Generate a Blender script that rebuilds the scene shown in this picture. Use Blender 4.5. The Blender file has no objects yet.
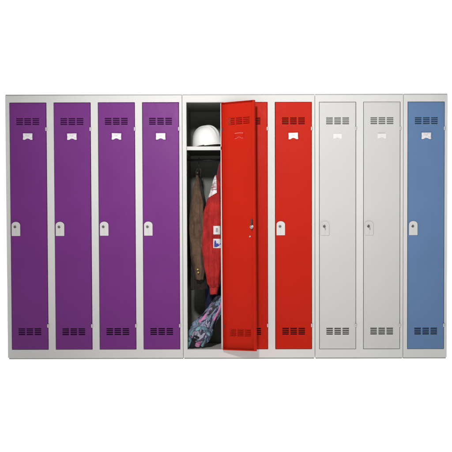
import bpy, bmesh, math, random
from mathutils import Vector, Matrix, noise
from mathutils.bvhtree import BVHTree
R = math.radians
random.seed(7)
scene = bpy.context.scene
COL = scene.collection

# ------------------------------------------------------------------ materials
def new_mat(name):
    m = bpy.data.materials.new(name); m.use_nodes = True
    nt = m.node_tree; nt.nodes.clear()
    out = nt.nodes.new('ShaderNodeOutputMaterial')
    b = nt.nodes.new('ShaderNodeBsdfPrincipled')
    nt.links.new(b.outputs[0], out.inputs[0])
    return m, nt, b

def tex_coord(nt):
    return nt.nodes.new('ShaderNodeTexCoord').outputs['Object']

def noise_node(nt, co, scale, detail=3, rough=.5):
    n = nt.nodes.new('ShaderNodeTexNoise')
    n.inputs['Scale'].default_value = scale
    n.inputs['Detail'].default_value = detail
    n.inputs['Roughness'].default_value = rough
    nt.links.new(co, n.inputs['Vector'])
    return n

def ramp(nt, fac, stops, interp='LINEAR'):
    r = nt.nodes.new('ShaderNodeValToRGB')
    r.color_ramp.interpolation = interp
    el = r.color_ramp.elements
    while len(el) < len(stops): el.new(.5)
    for e, (p, c) in zip(el, stops):
        e.position = p; e.color = (*c, 1) if len(c) == 3 else c
    nt.links.new(fac, r.inputs['Fac'])
    return r

def mul(c, k): return tuple(min(1, x*k) for x in c)

def paint(name, c, rough=.42, var=.05, peel=.05, spec=.5, wave=.12):
    """powder-coated sheet steel: slight mottling, orange peel, faint oil-canning"""
    m, nt, b = new_mat(name)
    co = tex_coord(nt)
    n = noise_node(nt, co, 2.3, 4, .6)
    r = ramp(nt, n.outputs['Fac'], [(.3, mul(c, 1-var)), (.7, mul(c, 1+var))])
    nt.links.new(r.outputs[0], b.inputs['Base Color'])
    n2 = noise_node(nt, co, 9, 4, .65)
    mr = nt.nodes.new('ShaderNodeMapRange')
    mr.inputs['From Min'].default_value = .3; mr.inputs['From Max'].default_value = .7
    mr.inputs['To Min'].default_value = rough-.08; mr.inputs['To Max'].default_value = rough+.10
    nt.links.new(n2.outputs['Fac'], mr.inputs['Value']); nt.links.new(mr.outputs[0], b.inputs['Roughness'])
    b.inputs['Specular IOR Level'].default_value = spec
    nw = noise_node(nt, co, 3.0, 1, .4)
    bw = nt.nodes.new('ShaderNodeBump'); bw.inputs['Strength'].default_value = wave; bw.inputs['Distance'].default_value = .02
    nt.links.new(nw.outputs['Fac'], bw.inputs['Height'])
    npl = noise_node(nt, co, 420, 2, .5)
    bp = nt.nodes.new('ShaderNodeBump'); bp.inputs['Strength'].default_value = peel; bp.inputs['Distance'].default_value = .001
    nt.links.new(npl.outputs['Fac'], bp.inputs['Height']); nt.links.new(bw.outputs[0], bp.inputs['Normal'])
    nt.links.new(bp.outputs[0], b.inputs['Normal'])
    return m

def cloth(name, c, c2=None, rough=.9, scale=18, weave=.35, sheen=.08, fold=False):
    m, nt, b = new_mat(name)
    co = tex_coord(nt)
    n = noise_node(nt, co, scale, 5, .65)
    r = ramp(nt, n.outputs['Fac'], [(.32, c2 or mul(c, .72)), (.68, mul(c, 1.12))])
    nt.links.new(r.outputs[0], b.inputs['Base Color'])
    b.inputs['Roughness'].default_value = rough
    b.inputs['Specular IOR Level'].default_value = .25
    b.inputs['Sheen Weight'].default_value = sheen
    nf = None
    if fold:                                    # long soft vertical creases
        mp = nt.nodes.new('ShaderNodeMapping'); mp.inputs['Scale'].default_value = (1, 1, .13)
        nt.links.new(co, mp.inputs[0])
        nn = noise_node(nt, mp.outputs[0], 34, 3, .55)
        nf = nt.nodes.new('ShaderNodeBump'); nf.inputs['Strength'].default_value = .85; nf.inputs['Distance'].default_value = .024
        nt.links.new(nn.outputs['Fac'], nf.inputs['Height'])
    n3 = noise_node(nt, co, 60, 4, .6)
    bp = nt.nodes.new('ShaderNodeBump'); bp.inputs['Strength'].default_value = weave; bp.inputs['Distance'].default_value = .004
    nt.links.new(n3.outputs['Fac'], bp.inputs['Height']); nt.links.new(bp.outputs[0], b.inputs['Normal'])
    if nf: nt.links.new(nf.outputs[0], bp.inputs['Normal'])
    return m

def plain(name, c, rough=.5, metal=0., spec=.5, var=.06, scale=25):
    m, nt, b = new_mat(name)
    co = tex_coord(nt)
    n = noise_node(nt, co, scale, 3)
    r = ramp(nt, n.outputs['Fac'], [(.3, mul(c, 1-var)), (.7, mul(c, 1+var))])
    nt.links.new(r.outputs[0], b.inputs['Base Color'])
    b.inputs['Roughness'].default_value = rough; b.inputs['Metallic'].default_value = metal
    b.inputs['Specular IOR Level'].default_value = spec
    return m

GREY = (.592, .590, .572)
M = {}
M['frame'] = paint('light_grey_steel', GREY, .5, .025, spec=.12)
M['top'] = paint('top_edge_steel', (.42, .42, .415), .5, .03)  # same grey steel darkened, painting in the dim reflection on the top edge
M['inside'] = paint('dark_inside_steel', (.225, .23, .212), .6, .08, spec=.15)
M['white_door'] = paint('pale_grey_door', (.515, .512, .496), .46, .02, spec=.3)
M['purple'] = paint('purple_door', (.144, .0225, .176), .42, .06, spec=.17)
M['red'] = paint('red_door', (.445, .0145, .005), .44, .04, spec=.06)
M['red_gloss'] = paint('glint_red_emboss', (.62, .06, .045), .22, .04, spec=.9)  # paler red paints in the bright glint on the embossed pocket
M['blue'] = paint('blue_door', (.098, .182, .338), .44, .05, spec=.25)
M['plate'] = paint('lock_plate_plastic', (.57, .56, .54), .38, .03)
M['steel'] = plain('bright_steel', (.55, .55, .54), .3, 1.)
M['dark'] = plain('dark_metal', (.03, .03, .03), .45)
M['keyhole'] = plain('keyhole_shade', (.12, .115, .10), .4, .6)
M['hinge'] = plain('hinge_nylon', (.47, .46, .45), .5)
M['base_shade'] = plain('base_shadow_strip', (.30, .30, .29), .7)  # dark strip colour paints the shadow line under the frame

def card_mat():
    m, nt, b = new_mat('paper_card')
    co = tex_coord(nt)
    sep = nt.nodes.new('ShaderNodeSeparateXYZ'); nt.links.new(co, sep.inputs[0])
    n = noise_node(nt, co, 90, 4)
    r = ramp(nt, n.outputs['Fac'], [(.35, (.60, .565, .59)), (.6, (.76, .73, .75))])
    nt.links.new(r.outputs[0], b.inputs['Base Color'])
    b.inputs['Roughness'].default_value = .35
    return m
M['card'] = card_mat()
M['card_white'] = plain('white_insert', (.66, .655, .65), .35, var=.03, scale=60)
M['smudge'] = plain('faded_print', (.50, .46, .47), .6, var=.15, scale=120)
M['helmet'] = plain('white_helmet_plastic', (.93, .93, .91), .28, var=.012, scale=8)
M['helmet_band'] = plain('helmet_lining', (.25, .24, .22), .7)
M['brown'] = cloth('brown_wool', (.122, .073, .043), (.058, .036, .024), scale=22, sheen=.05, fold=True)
M['brown_shaded'] = cloth('shaded_brown_wool', (.030, .022, .017), (.016, .012, .010), scale=26, fold=True)  # brown jacket cloth darkened: shade on body and collar put into the colour
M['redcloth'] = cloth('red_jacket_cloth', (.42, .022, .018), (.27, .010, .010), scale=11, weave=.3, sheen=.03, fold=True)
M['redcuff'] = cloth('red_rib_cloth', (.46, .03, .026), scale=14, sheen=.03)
M['red_shaded'] = cloth('shaded_red_cloth', (.20, .012, .022), scale=12)  # shadowed copy of the red cloth, for collar and body behind the sleeve
M['navy'] = cloth('navy_cloth', (.022, .026, .075), (.012, .013, .035), scale=20)
M['brass'] = plain('brass_button', (.62, .45, .16), .3, 1.)
M['badge'] = cloth('badge_white', (.66, .64, .64), (.56, .54, .55), scale=40, weave=.1)
M['badgeblue'] = cloth('badge_blue', (.05, .07, .33), weave=.1)
M['badgegrey'] = cloth('badge_grey', (.36, .33, .34), weave=.1)
M['wood'] = plain('hanger_black', (.03, .028, .026), .5)

def yoke_mat():
    m, nt, b = new_mat('printed_white_cloth')
    co = tex_coord(nt)
    mp = nt.nodes.new('ShaderNodeMapping'); mp.inputs['Rotation'].default_value = (0, R(35), 0); mp.inputs['Scale'].default_value = (14, 14, 60)
    nt.links.new(co, mp.inputs[0])
    n = noise_node(nt, mp.outputs[0], 1.3, 3, .6)
    r = ramp(nt, n.outputs['Fac'], [(.36, (.33, .16, .19)), (.46, (.62, .56, .58)), (.56, (.80, .77, .78))])
    nt.links.new(r.outputs[0], b.inputs['Base Color']); b.inputs['Roughness'].default_value = .8
    return m
M['yoke'] = yoke_mat()

def bag_mat(name, stops, scale, stretch=.30):
    """printed nylon: blotches drawn out along the length of the bag"""
    m, nt, b = new_mat(name)
    co = tex_coord(nt)
    m1 = nt.nodes.new('ShaderNodeMapping'); m1.inputs['Rotation'].default_value = (0, R(58), 0); nt.links.new(co, m1.inputs[0])
    m2 = nt.nodes.new('ShaderNodeMapping'); m2.inputs['Scale'].default_value = (stretch, 1, 1); nt.links.new(m1.outputs[0], m2.inputs[0])
    v = noise_node(nt, m2.outputs[0], scale, 3, .55); v.inputs['Distortion'].default_value = .8
    r = ramp(nt, v.outputs['Fac'], stops)
    fine = noise_node(nt, co, 160, 2)
    fr = ramp(nt, fine.outputs['Fac'], [(.3, (.78, .78, .78)), (.7, (1, 1, 1))])
    mx = nt.nodes.new('ShaderNodeMix'); mx.data_type = 'RGBA'; mx.blend_type = 'MULTIPLY'; mx.inputs[0].default_value = 1
    nt.links.new(r.outputs[0], mx.inputs[6]); nt.links.new(fr.outputs[0], mx.inputs[7])
    nt.links.new(mx.outputs[2], b.inputs['Base Color'])
    b.inputs['Roughness'].default_value = .5; b.inputs['Specular IOR Level'].default_value = .4
    n3 = noise_node(nt, m2.outputs[0], 38, 4, .6)
    bp = nt.nodes.new('ShaderNodeBump'); bp.inputs['Strength'].default_value = .8; bp.inputs['Distance'].default_value = .012
    nt.links.new(n3.outputs['Fac'], bp.inputs['Height']); nt.links.new(bp.outputs[0], b.inputs['Normal'])
    return m
TEAL, PINK, LAV, INK, GRB = (.13, .36, .45), (.74, .22, .48), (.46, .38, .62), (.03, .03, .05), (.20, .26, .34)
M['bag'] = bag_mat('patterned_bag_cloth', [(.34, INK), (.40, INK), (.42, GRB), (.46, (.12, .16, .20)), (.48, LAV), (.52, TEAL), (.54, (.10, .08, .20)), (.58, INK), (.60, (.50, .46, .60)), (.66, GRB), (.70, INK)], 16)
M['bag_pink'] = bag_mat('pink_bag_cloth', [(.34, (.10, .07, .12)), (.42, LAV), (.46, PINK), (.56, mul(PINK, 1.1)), (.60, (.48, .42, .52)), (.66, (.10, .08, .12))], 18)
M['bag_teal'] = bag_mat('teal_piping', [(.36, (.05, .08, .11)), (.44, (.12, .20, .26)), (.52, (.24, .45, .54)), (.60, (.15, .29, .38)), (.68, (.05, .07, .10))], 20, .6)
M['bag_shade'] = cloth('opening_shade', (.02, .02, .026))  # dark strip paints the shade inside the mouth of the bag

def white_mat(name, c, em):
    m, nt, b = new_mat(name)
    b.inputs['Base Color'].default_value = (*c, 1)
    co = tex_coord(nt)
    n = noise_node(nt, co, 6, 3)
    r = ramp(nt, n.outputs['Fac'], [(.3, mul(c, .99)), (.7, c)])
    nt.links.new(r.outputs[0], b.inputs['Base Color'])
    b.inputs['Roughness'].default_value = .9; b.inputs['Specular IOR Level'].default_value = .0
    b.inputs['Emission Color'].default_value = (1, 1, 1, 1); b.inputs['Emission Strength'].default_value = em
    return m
M['floor'] = white_mat('glowing_white_studio_floor', (.9, .9, .9), .88)  # floor emits light by itself so it stays white and shadowless

# ------------------------------------------------------------------ helpers
def link(name, bm, mat, parent=None, smooth=False, bevel=0., seg=2, loc=None):
    bmesh.ops.recalc_face_normals(bm, faces=bm.faces[:])
    me = bpy.data.meshes.new(name); bm.to_mesh(me); bm.free()
    me.materials.append(mat)
    if smooth:
        for p in me.polygons: p.use_smooth = True
    o = bpy.data.objects.new(name, me); COL.objects.link(o)
    if parent: o.parent = parent
    if loc: o.location = loc
    if bevel:
        md = o.modifiers.new('bevel', 'BEVEL'); md.width = bevel; md.segments = seg; md.limit_method = 'ANGLE'; md.angle_limit = R(40)
        md.harden_normals = False
    return o

def box(bm, x0, x1, y0, y1, z0, z1):
    vs = [bm.verts.new((x, y, z)) for x in (x0, x1) for y in (y0, y1) for z in (z0, z1)]
    for f in ((0,1,3,2),(4,6,7,5),(0,4,5,1),(2,3,7,6),(0,2,6,4),(1,5,7,3)): bm.faces.new([vs[i] for i in f])

def prism(bm, pts, y0, y1):
    """polygon in x-z extruded along y"""
    a = [bm.verts.new((x, y0, z)) for x, z in pts]; b = [bm.verts.new((x, y1, z)) for x, z in pts]
    bm.faces.new(a); bm.faces.new(b[::-1])
    n = len(pts)
    for i in range(n): bm.faces.new((a[i], b[i], b[(i+1) % n], a[(i+1) % n]))

def cyl(bm, p0, p1, r, n=20, r1=None):
    p0, p1 = Vector(p0), Vector(p1); d = (p1-p0).normalized()
    u = d.orthogonal().normalized(); v = d.cross(u)
    r1 = r if r1 is None else r1
    a = [bm.verts.new(p0 + r*(math.cos(t)*u+math.sin(t)*v)) for t in [2*math.pi*i/n for i in range(n)]]
    b = [bm.verts.new(p1 + r1*(math.cos(t)*u+math.sin(t)*v)) for t in [2*math.pi*i/n for i in range(n)]]
    bm.faces.new(a[::-1]); bm.faces.new(b)
    for i in range(n): bm.faces.new((a[i], a[(i+1) % n], b[(i+1) % n], b[i]))

def loft(bm, rings, cap=True):
    vs = [[bm.verts.new(p) for p in r] for r in rings]
    n = len(rings[0])
    for a, b in zip(vs, vs[1:]):
        for i in range(n): bm.faces.new((a[i], a[(i+1) % n], b[(i+1) % n], b[i]))
    if cap:
        for r in (vs[0], vs[-1]):
            c = bm.verts.new(sum((v.co for v in r), Vector())/n)
            for i in range(n): bm.faces.new((r[i], r[(i+1) % n], c))
    return vs

def lerp_table(tab, t):
    if t <= tab[0][0]: return tab[0][1:]
    for a, b in zip(tab, tab[1:]):
        if t <= b[0]:
            k = (t-a[0])/(b[0]-a[0]); k = k*k*(3-2*k)*.5 + k*.5
            return tuple(x+(y-x)*k for x, y in zip(a[1:], b[1:]))
    return tab[-1][1:]

def tube(bm, pts, r, n=10, closed=False, flat=1.0):
    """round (or flattened) tube along a polyline"""
    pts = [Vector(p) for p in pts]; rings = []
    for i, p in enumerate(pts):
        d = (pts[min(i+1, len(pts)-1)]-pts[max(i-1, 0)]).normalized()
        u = d.cross(Vector((0, 1, 0)));
        if u.length < 1e-4: u = d.orthogonal()
        u.normalize(); v = d.cross(u).normalized()
        rr = r[i] if isinstance(r, (list, tuple)) else r
        rings.append([p + rr*(math.cos(t)*u + flat*math.sin(t)*v) for t in [2*math.pi*k/n for k in range(n)]])
    loft(bm, rings)

def empty(name, loc=(0, 0, 0), rz=0):
    o = bpy.data.objects.new(name, None); COL.objects.link(o)
    o.location = loc; o.rotation_euler = (0, 0, rz); o.empty_display_size = .1
    return o

def tag(o, label=None, cat=None, group=None, kind=None):
    if label: o['label'] = label
    if cat: o['category'] = cat
    if group: o['group'] = group
    if kind: o['kind'] = kind
    return o

# ------------------------------------------------------------------ dimensions (metres)
H, PITCH, DEPTH = 1.8, .300, .50
HX0, HX1 = .029, .280            # door hole inside one column
HZ0, HZ1 = .067, 1.746
DW, DZ0, DZ1 = .2455, .0695, 1.7435
HINGE_X = .2770                  # hinge edge of the door inside the column
DH = DZ1-DZ0
SX = [-.1228 + k*.055 for k in (-1, 0, 1)]
SW, SH = .0440, .0091
ROWS = [.1020 + .0127*i for i in range(4)]
SLOT_Z = [(z-SH/2, z+SH/2) for z in ROWS] + [(DH-.004-z-SH/2, DH-.004-z+SH/2) for z in ROWS[::-1]]
SLOT_X = [(c-SW/2, c+SW/2) for c in SX]

def door_bm(blade=.0050):
    """pressed sheet-steel door pan, hinge edge at x=0, outside face at y=0"""
    bm = bmesh.new()
    e = .004
    xs = sorted({-DW+e, -e, *[v for s in SLOT_X for v in s]})
    zs = sorted({e, DH-e, *[v for s in SLOT_Z for v in s]})
    grid = {}
    def V(i, j):
        if (i, j) not in grid: grid[i, j] = bm.verts.new((xs[i], 0, zs[j]))
        return grid[i, j]
    def hole(i, j):
        cx, cz = (xs[i]+xs[i+1])/2, (zs[j]+zs[j+1])/2
        return any(a < cx < b for a, b in SLOT_X) and any(a < cz < b for a, b in SLOT_Z)
    for i in range(len(xs)-1):
        for j in range(len(zs)-1):
            if not hole(i, j): bm.faces.new((V(i, j), V(i+1, j), V(i+1, j+1), V(i, j+1)))
    # rolled edge, return flange and inner lip
    nx, nz = len(xs)-1, len(zs)-1
    per = [(i, 0) for i in range(nx)] + [(nx, j) for j in range(nz)] + [(i, nz) for i in range(nx, 0, -1)] + [(0, j) for j in range(nz, 0, -1)]
    prev = [V(*p) for p in per]
    def ring(off, y, lip=0):
        out = []
        for (i, j) in per:
            x, z = xs[i], zs[j]
            if i == 0: x = -DW+e-off + lip*.011
            if i == nx: x = -e+off - lip*.004
            if j == 0: z = e-off + lip*.006
            if j == nz: z = DH-e+off - lip*.0016
            out.append(bm.verts.new((x, y, z)))
        return out
    for off, y, lip in ((.0016, .0003, 0), (.0030, .0012, 0), (.0039, .0028, 0), (.004, .0055, 0), (.004, .0225, 0), (.0033, .0237, 0), (.0033, .0237, 1), (.0030, .0215, 1)):
        r = ring(off, y, lip); n = len(r)
        for k in range(n): bm.faces.new((prev[k], prev[(k+1) % n], r[(k+1) % n], r[k]))
        prev = r
    # louvre blades pressed inwards behind every slot
    for a, b in SLOT_X:
        for z0, z1 in SLOT_Z:
            vs = [bm.verts.new(p) for p in ((a, .0004, z1), (b, .0004, z1), (b, .0065, z1-blade), (a, .0065, z1-blade))]
            bm.faces.new(vs)
    return bm

# card outline (x, z) about its own centre; scooped thumb notch along the bottom
def card_pts(w=.064, h=.043):
    p = [(-w/2, h/2), (-w/2+.0012, 0), (-w/2-.0005, -h/2)]
    p += [(-w/2+.012, -h/2)]
    for k in range(1, 10):
        t = k/10; p.append((-w/2+.012+(w-.024)*t, -h/2+.0085*math.sin(math.pi*t)))
    p += [(w/2-.012, -h/2), (w/2+.0005, -h/2), (w/2-.0012, 0), (w/2, h/2)]
    return p[::-1]

def arch_pts(w, h, n=14):
    r = w/2; top = h-r*.80
    p = [(-r, 0), (r, 0)]
    p += [(r*math.cos(t), top + .80*r*math.sin(t)) for t in [math.pi*k/n for k in range(n+1)]]
    return p

DOOR_ME = {}
def make_door(parent, x0, color, key=None, card=True, slot=False, open_angle=None, lab=None):
    mat = M[color]
    d = link('door', door_bm(.0040 if open_angle is None else .0070), mat, parent)
    d.location = (x0+HINGE_X+random.uniform(-.0006, .0006), -.0005-random.uniform(0, .0009), DZ0+random.uniform(-.0006, .0006))
    d.rotation_euler = (0, R(random.uniform(-.02, .02)), R(random.uniform(-.12, .22)))
    if lab: d['label'] = lab
    cx = -.1228
    # hinges
    for z in (DH-.178, .160):
        b = bmesh.new(); 
        cyl(b, (.0015, -.0015, z-.012), (.0015, -.0015, z+.012), .0060, 16)
        link('hinge', b, M['hinge'] if open_angle is None else M['dark'], d, smooth=False, bevel=.0015)
    zc = 1.5155-DZ0
    if open_angle is None:
        # card holder: low pressed rim in the door colour
        b = bmesh.new(); w, h = .078, .054
        for bx in ((cx-w/2, cx-w/2+.005, zc-h/2, zc+h/2), (cx+w/2-.005, cx+w/2, zc-h/2, zc+h/2), (cx-w/2+.005, cx+w/2-.005, zc+h/2-.005, zc+h/2)):
            box(b, bx[0], bx[1], -.0032, .0004, bx[2], bx[3])
        for sx in (-1, 1):
            box(b, cx+sx*.026-.008, cx+sx*.026+.008, -.0034, .0004, zc-h/2, zc-h/2+.0045)
        if not slot: link('card_holder', b, mat, d, bevel=.0012)
        else: b.free()
        if card:
            b = bmesh.new(); ta = R(random.uniform(-1.6, 1.6)); jx, jz = random.uniform(-.0012, .0012), random.uniform(-.001, .001)
            prism(b, [(x*math.cos(ta)-z*math.sin(ta)+cx+jx, x*math.sin(ta)+z*math.cos(ta)+zc+jz) for x, z in card_pts()], -.0016, -.0006)
            link('card', b, M['card'], d)
            b = bmesh.new()
            for k, (dx, dz, ww, hh) in enumerate(((-.004, .006, .030, .0022), (-.006, .0005, .022, .0022))):
                box(b, cx+dx-ww/2, cx+dx+ww/2, -.0020, -.0012, zc+dz, zc+dz+hh)
            link('card_print', b, M['smudge'], d)
        if slot:
            b = bmesh.new(); prism(b, [(x+cx, z*.85+zc-.002) for x, z in card_pts(.060, .040)], -.0022, -.0006)
            link('card', b, M['card_white'], d, bevel=.0006)
            if slot == 2:
                b = bmesh.new(); box(b, cx-.026, cx+.020, -.0030, -.0006, zc+.0165, zc+.0195)
                link('card_slot', b, M['smudge'], d)
        # lock plate
        lx, lz = -DW+.036, .843-DZ0
        b = bmesh.new(); prism(b, [(x+lx, z+lz) for x, z in arch_pts(.058, .096)], -.007, .0004)
        pm = M['plate'] if color != 'white_door' else M['white_door']
        link('lock_plate', b, pm, d, bevel=.0022, seg=3)
        kx, kz = lx-.005, lz+.060
        b = bmesh.new(); cyl(b, (kx, -.0105, kz), (kx, -.004, kz), .0105, 24)
        link('lock_barrel', b, M['steel'], d, bevel=.001)
        b = bmesh.new(); cyl(b, (kx, -.0118, kz), (kx, -.0098, kz), .0078, 20)
        link('keyhole', b, M['keyhole'], d)
        b = bmesh.new(); box(b, lx-.002, lx+.002, -.0085, -.006, lz+.006, lz+.044)
        link('finger_rib', b, pm, d, bevel=.001)
        if key:
            b = bmesh.new()
            box(b, kx-.0012, kx+.0012, -.030, -.011, kz-.004, kz+.004)
            pts = [(-.0, .012), (.010, .008), (.012, 0), (.010, -.008), (0, -.012)]
            vs0 = [b.verts.new((kx-.0013, -.030-p[0]*1.3, kz+p[1])) for p in pts]; vs1 = [b.verts.new((kx+.0013, -.030-p[0]*1.3, kz+p[1])) for p in pts]
            b.faces.new(vs0); b.faces.new(vs1[::-1])
            for i in range(5): b.faces.new((vs0[i], vs0[(i+1) % 5], vs1[(i+1) % 5], vs1[i]))
            link('key', b, M['keyhole'], d)
    else:
        # inside face of the opened door: pressed card pocket, stiffener, lock tail with its cam
        b = bmesh.new()
        tube(b, [(cx+dx, .0025, zc+.018+.002*math.cos(dx*60)) for dx in [-.033+.0066*i for i in range(11)]], .0045, 10)
        link('card_pocket', b, M['red_gloss'], d, smooth=True)
        b = bmesh.new()
        tube(b, [(cx+dx, .0015, zc-.016+(.009*math.cos(dx/.018*math.pi/2) if abs(dx) < .018 else 0)) for dx in [-.033+.0033*i for i in range(21)]], .0026, 8)
        link('pocket_notch', b, M['red_gloss'], d, smooth=True)
        for sx in (-1, 1):
            b = bmesh.new(); tube(b, [(cx+sx*.0335, .0012, zc+.014), (cx+sx*.0335, .0012, zc), (cx+sx*.0335, .0012, zc-.014)], .0022, 8)
            link('pocket_side', b, mat, d, smooth=True)
        kx, kz = -DW+.030, .902-DZ0
        b = bmesh.new()
        box(b, kx-.006, kx+.006, .006, .013, kz-.006, kz+.052)
        box(b, kx-.003, kx+.003, .006, .012, kz-.024, kz-.006)
        link('lock_tail', b, M['dark'], d, bevel=.002)
        b = bmesh.new(); cyl(b, (kx, .013, kz), (kx, .020, kz), .0080, 6); cyl(b, (kx, .0, kz), (kx, .013, kz), .013, 20)
        link('lock_nut', b, M['steel'], d, bevel=.0012)
        b = bmesh.new(); cyl(b, (kx+.016, .0, kz-.064), (kx+.016, .006, kz-.064), .006, 14)
        link('rivet', b, M['steel'], d, bevel=.0015)
        d.rotation_euler = (0, R(.25), open_angle)
        d.location.z -= .005; d.location.x += .004
    return d

def make_unit(x0, n, label, doors, open_col=None):
    root = empty('locker_unit', (x0, 0, 0))
    tag(root, label, 'locker', 'locker units standing side by side in one row')
    W = n*PITCH; g = .0011
    # pressed front frame with one hole for each column
    b = bmesh.new()
    xs = [g] + [v for k in range(n) for v in (k*PITCH+HX0, k*PITCH+HX1)] + [W-g]
    zs = [.010, HZ0, HZ1, 1.7935]
    V = {}
    def vert(i, j):
        if (i, j) not in V: V[i, j] = b.verts.new((xs[i], 0, zs[j]))
        return V[i, j]
    for i in range(len(xs)-1):
        for j in range(3):
            if j == 1 and i % 2 == 1: continue
            b.faces.new((vert(i, j), vert(i+1, j), vert(i+1, j+1), vert(i, j+1)))
    geo = bmesh.ops.extrude_face_region(b, geom=b.faces[:])
    bmesh.ops.translate(b, verts=[v for v in geo['geom'] if isinstance(v, bmesh.types.BMVert)], vec=(0, .024, 0))
    link('frame', b, M['frame'], root, bevel=.0022, seg=3)
    # rebate strips behind the frame
    for k in range(n):
        b = bmesh.new(); kx = k*PITCH
        box(b, kx+.2585, kx+.292, .0245, .040, .062, 1.752)
        link('door_rebate', b, M['frame'] , root, bevel=.001)
    b = bmesh.new(); box(b, g+.001, W-g-.001, .003, DEPTH, 1.794, 1.8003); link('top_panel', b, M['top'], root, bevel=.0025)
    for s, (a, c) in (('l', (g, g+.0015)), ('r', (W-g-.0015, W-g))):
        b = bmesh.new(); box(b, a, c, .0245, DEPTH-.0025, .010, 1.7935); link('side_panel', b, M['frame'], root)
        b = bmesh.new()
        if s == 'l': box(b, c+.0005, c+.0015, .0405, DEPTH-.0025, .0636, 1.790)
        else: box(b, a-.0015, a-.0005, .0405, DEPTH-.0025, .0636, 1.790)
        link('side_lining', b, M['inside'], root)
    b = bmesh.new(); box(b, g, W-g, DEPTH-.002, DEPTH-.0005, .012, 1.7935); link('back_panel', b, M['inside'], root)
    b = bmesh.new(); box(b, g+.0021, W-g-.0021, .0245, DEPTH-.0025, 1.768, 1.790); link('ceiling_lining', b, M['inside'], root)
    b = bmesh.new(); box(b, g+.002, W-g-.002, 0.0245, DEPTH-.0025, .050, .0635); link('bottom_panel', b, M['frame'], root)
    b = bmesh.new(); box(b, g+.004, W-g-.004, .012, .48, 0, .0095); link('base', b, M['base_shade'], root)
    for k in range(1, n):
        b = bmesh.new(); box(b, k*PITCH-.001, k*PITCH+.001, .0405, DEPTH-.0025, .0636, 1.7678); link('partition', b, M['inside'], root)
    for k, dd in enumerate(doors): make_door(root, k*PITCH, **dd)
    return root

make_unit(0.0, 4, 'four column grey locker unit with purple doors at the left end', [dict(color='purple')]*4)
red = make_unit(1.2, 3, 'three column grey locker unit with red doors and one compartment hanging open',
    [dict(color='red', open_angle=R(157.2), lab='opened red door showing its inside'), dict(color='red'), dict(color='red')])
make_unit(2.1, 2, 'two column locker unit with pale grey doors beside the blue door', [dict(color='white_door', key=True, card=False, slot=1), dict(color='white_door', key=True, card=False, slot=2)])
make_unit(2.7, 1, 'single column locker unit with a blue door at the right end', [dict(color='blue')])

# open compartment fittings (part of the red unit, local x)
b = bmesh.new(); box(b, .0045, .2965, .034, DEPTH-.0028, 1.4480, 1.4495)
link('shelf', b, M['frame'], red)
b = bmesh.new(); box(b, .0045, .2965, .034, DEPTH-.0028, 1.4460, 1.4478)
link('shelf_shade_sheet', b, M['dark'], red)  # added black sheet that paints the shade beneath the shelf
b = bmesh.new(); box(b, .0045, .2965, .0245, .0335, 1.4250, 1.4505)
link('shelf_lip', b, M['frame'], red, bevel=.0022)
b = bmesh.new(); cyl(b, (.0045, .25, 1.385), (.2965, .25, 1.385), .008, 16); link('hanging_rail', b, M['dark'], red, smooth=True)

# ------------------------------------------------------------------ hard hat on the shelf
hat = empty('hard_hat', (1.357, .185, 1.4605))
hat.rotation_euler = (R(-1), R(-7.0), R(-22))
tag(hat, 'white hard hat resting on the shelf of the open compartment', 'hard hat')
A, B, HH = .106, .099, .142
b = bmesh.new(); rings = []
N = 72
for i in range(30):
    t = i/29*.985
    ph = t*math.pi/2
    rr = math.cos(ph)**.80; zz = HH*math.sin(ph)**.92
    ring = []
    for k in range(N):
        a = 2*math.pi*k/N
        x, y = A*rr*math.cos(a), B*rr*math.sin(a)
        up = 0
        for c, wdt, hgt in ((0, .011, .0045), (.034, .006, .0028), (-.034, .006, .0028)):
            up += 1.5*hgt*math.exp(-((y-c)/wdt)**4)*min(1, max(0, (zz-.045)/.04))
        nrm = Vector((x/A/A, y/B/B, max(.01, zz)/HH/HH)).normalized()
        ring.append(Vector((x, y, zz+.012)) + nrm*up)
    rings.append(ring)
low = [[Vector((A*s*math.cos(2*math.pi*k/N), B*s*math.sin(2*math.pi*k/N), z)) for k in range(N)] for s, z in ((1.060, .0045), (1.065, .0065), (1.030, .0085))]
loft(b, low[:1]+low[1:]+rings, cap=False)
c = b.verts.new((0, 0, HH+.0165))
b.verts.ensure_lookup_table()
top = [v for v in b.verts][-N-1:-1]
for k in range(N): b.faces.new((top[k], top[(k+1) % N], c))
link('shell', b, M['helmet'], hat, smooth=True)
b = bmesh.new()
def peak_pt(a, s, dz):
    r0 = 1.03; ext = .052*max(0, math.cos(a))**.7
    x = A*r0*math.cos(a) + s*ext*math.cos(a*.6); y = B*r0*math.sin(a)*(1+.03*s)
    return Vector((x, y, .009 - .010*s*s + dz))
rows = []
for a in [R(-80)+R(160)*i/30 for i in range(31)]:
    rows.append([peak_pt(a, s/6, .0015) for s in range(7)] + [peak_pt(a, s/6, -.0015) for s in range(6, -1, -1)])
loft(b, rows); link('peak', b, M['helmet'], hat, smooth=True)
b = bmesh.new(); loft(b, [[Vector((A*s*math.cos(2*math.pi*k/40), B*s*math.sin(2*math.pi*k/40), z)) for k in range(40)] for s, z in ((.9, .004), (.93, .03))], cap=False)
link('headband', b, M['helmet_band'], hat, smooth=True)

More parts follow.
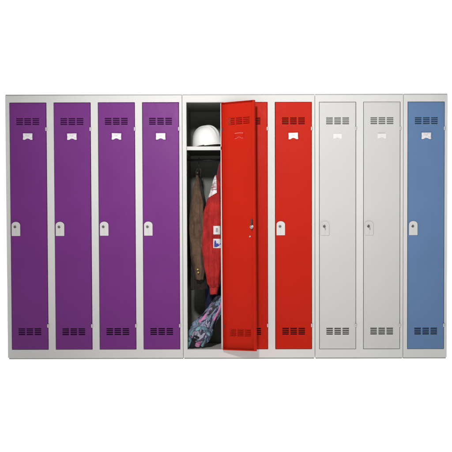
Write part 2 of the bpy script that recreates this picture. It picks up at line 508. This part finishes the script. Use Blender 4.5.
# ------------------------------------------------------------------ garments
def garment_rings(tab, yc, n=56, m=90, folds=5, amp=.09, seed=0, tw=1.2):
    """tab rows: z, x_left, x_right, half depth, y centre offset"""
    z0, z1 = tab[0][0], tab[-1][0]; rings = []
    for i in range(m+1):
        z = z0+(z1-z0)*i/m
        xl, xr, hy, yo = lerp_table(tab, z)
        cx, hx = (xl+xr)/2 + .005*noise.noise(Vector((seed*1.7, .3, z*8))), (xr-xl)/2
        ring = []
        for k in range(n):
            a = 2*math.pi*k/n
            ca, sa = math.cos(a), math.sin(a)
            q = (abs(ca)**2.3+abs(sa)**2.3)**(-1/2.3)
            f = math.sin(folds*a + 2.0*noise.noise(Vector((seed, 0, z*5))) + tw*z*3)
            g = noise.noise(Vector((ca*1.2+seed, sa*1.2, z*9)))*1.0 + .5*noise.noise(Vector((ca*2.5, sa*2.5+seed, z*24)))
            w = 1 + amp*(f*.55 + g*.9)
            ring.append(Vector((cx+hx*q*ca*w*.97, yc+yo+hy*q*sa*w, z+.006*noise.noise(Vector((a, seed, z*6))))))
        rings.append(ring)
    return rings

def surf_y(bvh, x, z, off):
    h = bvh.ray_cast(Vector((x, -.3, z)), Vector((0, 1, 0)))
    return (h[0].y if h[0] else .12) - off

def patch(bvh, x0, x1, z0, z1, off, n=10):
    bm = bmesh.new(); g = []
    ys = [[surf_y(bvh, x0+(x1-x0)*i/n, z0+(z1-z0)*j/n, off) for j in range(n+1)] for i in range(n+1)]
    for i in range(n+1): g.append([bm.verts.new((x0+(x1-x0)*i/n, ys[i][j], z0+(z1-z0)*j/n)) for j in range(n+1)])
    for i in range(n):
        for j in range(n): bm.faces.new((g[i][j], g[i+1][j], g[i+1][j+1], g[i][j+1]))
    geo = bmesh.ops.extrude_face_region(bm, geom=bm.faces[:])
    bmesh.ops.translate(bm, verts=[v for v in geo['geom'] if isinstance(v, bmesh.types.BMVert)], vec=(0, .0015, 0))
    return bm

# --- brown jacket, seen from its sleeve side
bj = empty('jacket', (1.287, .25, 1.0))
tag(bj, 'dark brown jacket hanging beside the left wall of the open compartment', 'jacket')
def put(name, rings, mat, root):
    bm = bmesh.new(); loft(bm, [[p-root.location for p in r] for r in rings])
    return link(name, bm, mat, root, smooth=True)
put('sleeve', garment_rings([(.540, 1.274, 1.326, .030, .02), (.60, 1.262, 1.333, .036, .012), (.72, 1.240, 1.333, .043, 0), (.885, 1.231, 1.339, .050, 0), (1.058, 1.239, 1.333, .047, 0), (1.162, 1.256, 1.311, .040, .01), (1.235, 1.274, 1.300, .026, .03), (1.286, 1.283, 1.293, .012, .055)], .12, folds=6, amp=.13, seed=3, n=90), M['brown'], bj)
put('body', garment_rings([(.468, 1.228, 1.350, .135, 0), (.60, 1.232, 1.345, .135, 0), (.9, 1.240, 1.340, .14, 0), (1.1, 1.252, 1.328, .14, 0), (1.22, 1.272, 1.306, .11, 0), (1.29, 1.280, 1.298, .045, 0)], .285, folds=7, amp=.08, seed=9), M['brown_shaded'], bj)
put('collar', garment_rings([(1.262, 1.270, 1.306, .055, 0), (1.30, 1.266, 1.310, .05, 0), (1.325, 1.272, 1.304, .045, 0)], .27, folds=3, amp=.1, seed=5, m=16), M['brown_shaded'], bj)
for z in (.592, .612):
    bm = bmesh.new(); cyl(bm, (1.297-1.287-.004*(z > .6), .078-.25, z-1.0), (1.297-1.287-.004*(z > .6), .094-.25, z-1.0), .0062, 16)
    link('button', bm, M['brass'], bj, bevel=.001)

# --- red jacket with printed shoulder and badges
rj = empty('jacket', (1.40, .25, .9))
tag(rj, 'red work jacket with white printed shoulder and two sleeve badges', 'jacket')
RT = [(.488, 1.368, 1.440, .036, .02), (.515, 1.352, 1.448, .042, .012), (.57, 1.343, 1.456, .050, .004), (.65, 1.330, 1.464, .052, 0), (.75, 1.321, 1.470, .054, 0), (.90, 1.327, 1.472, .052, 0), (1.0, 1.336, 1.470, .050, 0), (1.07, 1.348, 1.466, .047, .004), (1.11, 1.360, 1.462, .044, .008), (1.16, 1.378, 1.458, .038, .016), (1.22, 1.396, 1.452, .030, .03), (1.265, 1.410, 1.446, .020, .045)]
rr_ = garment_rings(RT, .12, n=120, m=150, folds=7, amp=.10, seed=21, tw=.5)
slv = put('sleeve', rr_, M['redcloth'], rj)
bm = bmesh.new(); loft(bm, rr_); bvh = BVHTree.FromBMesh(bm)
# printed yoke: the shoulder faces of the same surface, lifted 2 mm
keep = []
yl = Vector((-.62, 0, 1)).normalized()
bmesh.ops.bisect_plane(bm, geom=bm.verts[:]+bm.edges[:]+bm.faces[:], dist=1e-5, plane_co=(1.358, 0, 1.098), plane_no=yl)
bmesh.ops.bisect_plane(bm, geom=bm.verts[:]+bm.edges[:]+bm.faces[:], dist=1e-5, plane_co=(1.429, 0, 1.1), plane_no=(1, 0, .06))
bm.normal_update(); bmesh.ops.recalc_face_normals(bm, faces=bm.faces[:])
for f in bm.faces:
    c = f.calc_center_median()
    ok = c.z > 1.098+(c.x-1.358)*.62 and (c.x-1.429)+.06*(c.z-1.1) < 0 and c.y < .17
    if ok: keep.append(f)
bmesh.ops.delete(bm, geom=[f for f in bm.faces if f not in set(keep)], context='FACES')
for v in bm.verts: v.co += v.normal*.0025
for v in bm.verts: v.co -= rj.location
link('shoulder_panel', bm, M['yoke'], rj, smooth=True)
put('cuff', garment_rings([(.438, 1.374, 1.425, .026, .024), (.452, 1.372, 1.428, .029, .022), (.494, 1.369, 1.436, .033, .02)], .12, folds=16, amp=.05, seed=2, m=24), M['redcuff'], rj)
put('body', garment_rings([(.56, 1.362, 1.470, .13, 0), (.9, 1.358, 1.476, .14, 0), (1.12, 1.372, 1.474, .14, 0), (1.24, 1.400, 1.462, .12, 0), (1.32, 1.420, 1.456, .06, 0)], .29, folds=7, amp=.08, seed=13), M['red_shaded'], rj)
put('collar', garment_rings([(1.18, 1.430, 1.472, .055, 0), (1.28, 1.424, 1.474, .06, 0), (1.335, 1.434, 1.474, .055, .01), (1.375, 1.448, 1.470, .04, .02)], .17, folds=3, amp=.1, seed=15, m=20), M['red_shaded'], rj)
def local(bm, root):
    for v in bm.verts: v.co -= root.location
    return bm
bd = link('badge', local(patch(bvh, 1.404, 1.450, .853, .911, .004), rj), M['badge'], rj)
bd['label'] = 'upper white badge with a grey figure'
link('badge_mark', local(patch(bvh, 1.421, 1.434, .870, .896, .0062, 5), rj), M['badgegrey'], bd)
for ch in bd.children: pass
bd2 = link('badge', local(patch(bvh, 1.403, 1.457, .759, .823, .004), rj), M['badge'], rj)
bd2['label'] = 'lower white badge with a blue mark'
bm = bmesh.new()
pts = [(1.409, .768), (1.425, .766), (1.438, .772), (1.454, .787), (1.453, .793), (1.434, .786), (1.424, .790), (1.420, .810), (1.414, .813), (1.410, .800)]
vs = [bm.verts.new((x, surf_y(bvh, x, z, .0065), z)) for x, z in pts]; bm.faces.new(vs)
bmesh.ops.triangulate(bm, faces=bm.faces[:])
geo = bmesh.ops.extrude_face_region(bm, geom=bm.faces[:])
bmesh.ops.translate(bm, verts=[v for v in geo['geom'] if isinstance(v, bmesh.types.BMVert)], vec=(0, .0015, 0))
link('badge_mark', local(bm, rj), M['badgeblue'], bd2)

# --- hangers
def hanger(x, label, sh):
    t = empty('clothes_hanger', (x, .25, 1.385)); tag(t, label, 'hanger', 'hangers on the rail')
    b = bmesh.new()
    tube(b, [(0, .001+.016*math.sin(a), .000+.016*math.cos(a)-.000) for a in [R(-200)+R(235)*i/16 for i in range(17)]][::-1] + [(0, 0, -.03), (0, 0, -.065)], .0022, 8)
    link('hook', b, M['dark'], t, smooth=True)
    b = bmesh.new()
    tube(b, [(0, dy, -.065-abs(dy)*.32) for dy in [-.12+.012*i for i in range(21)]], .009, 8, flat=.7)
    link('arm', b, M['wood'], t, smooth=True)
hanger(1.289, 'dark hanger inside the shoulders of the brown jacket', 1.28)
hanger(1.440, 'dark hanger inside the shoulders of the red jacket', 1.30)

# --- navy garment below the red jacket
ng = empty('trousers', (1.385, .33, .6)); tag(ng, 'dark navy work trousers hanging behind the red jacket cuff', 'trousers')
put('leg', garment_rings([(.255, 1.325, 1.395, .035, 0), (.45, 1.322, 1.40, .035, 0), (.95, 1.345, 1.40, .03, 0)], .335, folds=4, amp=.12, seed=31), M['navy'], ng)
put('leg', garment_rings([(.275, 1.392, 1.450, .035, 0), (.45, 1.395, 1.452, .035, 0), (.95, 1.402, 1.45, .03, 0)], .375, folds=4, amp=.12, seed=37), M['navy'], ng)
put('waistband', garment_rings([(.94, 1.343, 1.452, .03, 0), (.99, 1.345, 1.450, .03, 0)], .355, folds=4, amp=.05, seed=39, m=8), M['navy'], ng)

# ------------------------------------------------------------------ patterned bag leaning in the bottom
bag = empty('bag', (1.30, .15, .0640)); tag(bag, 'patterned teal and pink bag slumped on the compartment floor', 'bag')
BL = bag.location
axis = [(0.00, 1.262, .120, .108, .030), (.06, 1.268, .125, .118, .062), (.16, 1.284, .135, .143, .078), (.30, 1.305, .15, .175, .080), (.45, 1.335, .17, .222, .064), (.62, 1.375, .20, .280, .056), (.8, 1.415, .24, .350, .050), (.93, 1.445, .275, .405, .044), (1.0, 1.458, .29, .425, .018)]
rings = []
for i in range(61):
    t = i/60
    x, y, z, r = lerp_table(axis, t); x2, y2, z2, _ = lerp_table(axis, min(1, t+.02)); x1, y1, z1, _ = lerp_table(axis, max(0, t-.02))
    d = Vector((x2-x1, y2-y1, z2-z1)).normalized(); u = d.cross(Vector((0, 1, 0))).normalized(); v = d.cross(u)
    ring = []
    for k in range(64):
        a = 2*math.pi*k/64
        n = noise.noise(Vector((math.cos(a)*2, math.sin(a)*2, t*6)))*.15 + .09*noise.noise(Vector((math.cos(a)*4.5, math.sin(a)*4.5, t*17+4)))
        p = Vector((x, y, z)) + (r*(1+n))*(math.cos(a)*u + .80*math.sin(a)*v)
        p.z = max(p.z, .0665+.002*math.sin(k))
        ring.append(p-BL)
    rings.append(ring)
bm = bmesh.new(); loft(bm, rings)
bbvh = BVHTree.FromBMesh(bm)
link('body', bm, M['bag'], bag, smooth=True)
def on_bag(x, z, off):
    h = bbvh.ray_cast(Vector((x, -.6, z))-BL, Vector((0, 1, 0)))
    return (h[0].y + BL.y if h[0] else .08)-off
def strip(name, pts, r, mat, flat=.5, off=.002, sub=14):
    P = []; n = len(pts)
    for i in range(n-1):                                   # Catmull-Rom through the points
        p0, p1, p2, p3 = (Vector(pts[max(0, i-1)]), Vector(pts[i]), Vector(pts[i+1]), Vector(pts[min(n-1, i+2)]))
        for s in range(sub):
            t = s/sub
            P.append(.5*((2*p1)+(p2-p0)*t+(2*p0-5*p1+4*p2-p3)*t*t+(3*p1-p0-3*p2+p3)*t**3))
    P.append(Vector(pts[-1])); m = len(P)
    ys = [on_bag(p.x, p.y, off) for p in P]
    for _ in range(25): ys = [(ys[max(0, i-1)]+ys[i]+ys[min(m-1, i+1)])/3 for i in range(m)]
    rs = [r*min(1, .25+.75*math.sin(math.pi*min(.5, min(i, m-1-i)/(m*.16)*.5)))*(1+.12*noise.noise(Vector((i*.22, r*90, 1.0)))) for i in range(m)]
    b = bmesh.new(); tube(b, [Vector((p.x, y, p.y))-BL for p, y in zip(P, ys)], rs, 14, flat=flat)
    return link(name, b, M[mat], bag, smooth=True)
strip('piping', [(1.222, .068), (1.228, .110), (1.240, .150), (1.262, .182), (1.296, .200), (1.330, .198), (1.354, .172), (1.362, .140), (1.350, .100)], .016, 'bag_teal', .45, -.004)
strip('opening', [(1.246, .066), (1.254, .100), (1.272, .134), (1.300, .156)], .019, 'bag_shade', .30, -.004)
strip('lining', [(1.244, .138), (1.262, .166), (1.288, .178)], .011, 'bag_pink', .40, -.003)
strip('lining', [(1.284, .074), (1.294, .104), (1.316, .130)], .017, 'bag_pink', .35, -.005)
strip('piping', [(1.318, .076), (1.332, .104), (1.338, .140)], .011, 'bag_teal', .45, -.003)
strip('strap', [(1.300, .236), (1.328, .266), (1.356, .302), (1.384, .342)], .015, 'bag_pink', .30, -.004)
strip('strap', [(1.388, .248), (1.408, .288), (1.428, .332), (1.446, .380)], .012, 'bag_pink', .30, -.003)

# ------------------------------------------------------------------ white studio surroundings
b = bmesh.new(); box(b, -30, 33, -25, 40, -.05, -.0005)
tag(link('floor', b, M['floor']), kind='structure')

w = bpy.data.worlds.new('World'); scene.world = w; w.use_nodes = True
nt = w.node_tree; nt.nodes.clear()
o = nt.nodes.new('ShaderNodeOutputWorld'); bg = nt.nodes.new('ShaderNodeBackground'); nt.links.new(bg.outputs[0], o.inputs[0])
tc = nt.nodes.new('ShaderNodeTexCoord'); sp = nt.nodes.new('ShaderNodeSeparateXYZ'); nt.links.new(tc.outputs['Generated'], sp.inputs[0])
mr = nt.nodes.new('ShaderNodeMapRange'); mr.interpolation_type = 'SMOOTHSTEP'
mr.inputs['From Min'].default_value = -.1; mr.inputs['From Max'].default_value = .55
mr.inputs['To Min'].default_value = .15; mr.inputs['To Max'].default_value = 1.08
nt.links.new(sp.outputs['Y'], mr.inputs['Value']); nt.links.new(mr.outputs[0], bg.inputs['Strength'])
bg.inputs['Color'].default_value = (1, 1, 1, 1)

def area(name, loc, target, size, power, col=(1, 1, 1), spread=180):
    l = bpy.data.lights.new(name, 'AREA'); l.shape = 'DISK'; l.size = size; l.energy = power; l.color = col; l.spread = R(spread)
    ob = bpy.data.objects.new(name, l); COL.objects.link(ob); ob.location = loc
    ob.rotation_euler = (Vector(target)-Vector(loc)).to_track_quat('-Z', 'Y').to_euler()
l = bpy.data.lights.new('key_light', 'SPOT'); l.energy = 412; l.shadow_soft_size = .19; l.spot_size = R(62); l.spot_blend = 1.0; l.color = (1, .988, .965)
ob = bpy.data.objects.new('key_light', l); COL.objects.link(ob); ob.location = (1.30, -3.3, 2.55)
ob.rotation_euler = (Vector((1.70, 0, 1.44))-ob.location).to_track_quat('-Z', 'Y').to_euler()
area('side_light', (-.07, -1.34, 1.81), (.4, 0, 1.5), 0.14, 1.5, (.86, .92, 1))

# ------------------------------------------------------------------ camera
cam = bpy.data.cameras.new('camera'); co = bpy.data.objects.new('camera', cam); COL.objects.link(co); scene.camera = co
cam.sensor_width = 36; cam.lens = 851.5/452*36; cam.clip_end = 200; cam.clip_start = .05
cam.shift_x = -53.85/452; cam.shift_y = 61.6/452
co.location = (1.8722, -5.8, .6491)
pit, yaw, rol = .0278, -.002, -.002
fw = Vector((math.sin(yaw)*math.cos(pit), math.cos(yaw)*math.cos(pit), -math.sin(pit)))
r = fw.cross(Vector((0, 0, 1))).normalized(); u = r.cross(fw)
r2 = r*math.cos(rol)+u*math.sin(rol); u2 = -r*math.sin(rol)+u*math.cos(rol)
m = Matrix((r2, u2, -fw)).transposed()
co.rotation_euler = m.to_euler()

scene.view_settings.view_transform = 'Standard'; scene.view_settings.look = 'None'; scene.view_settings.exposure = 0
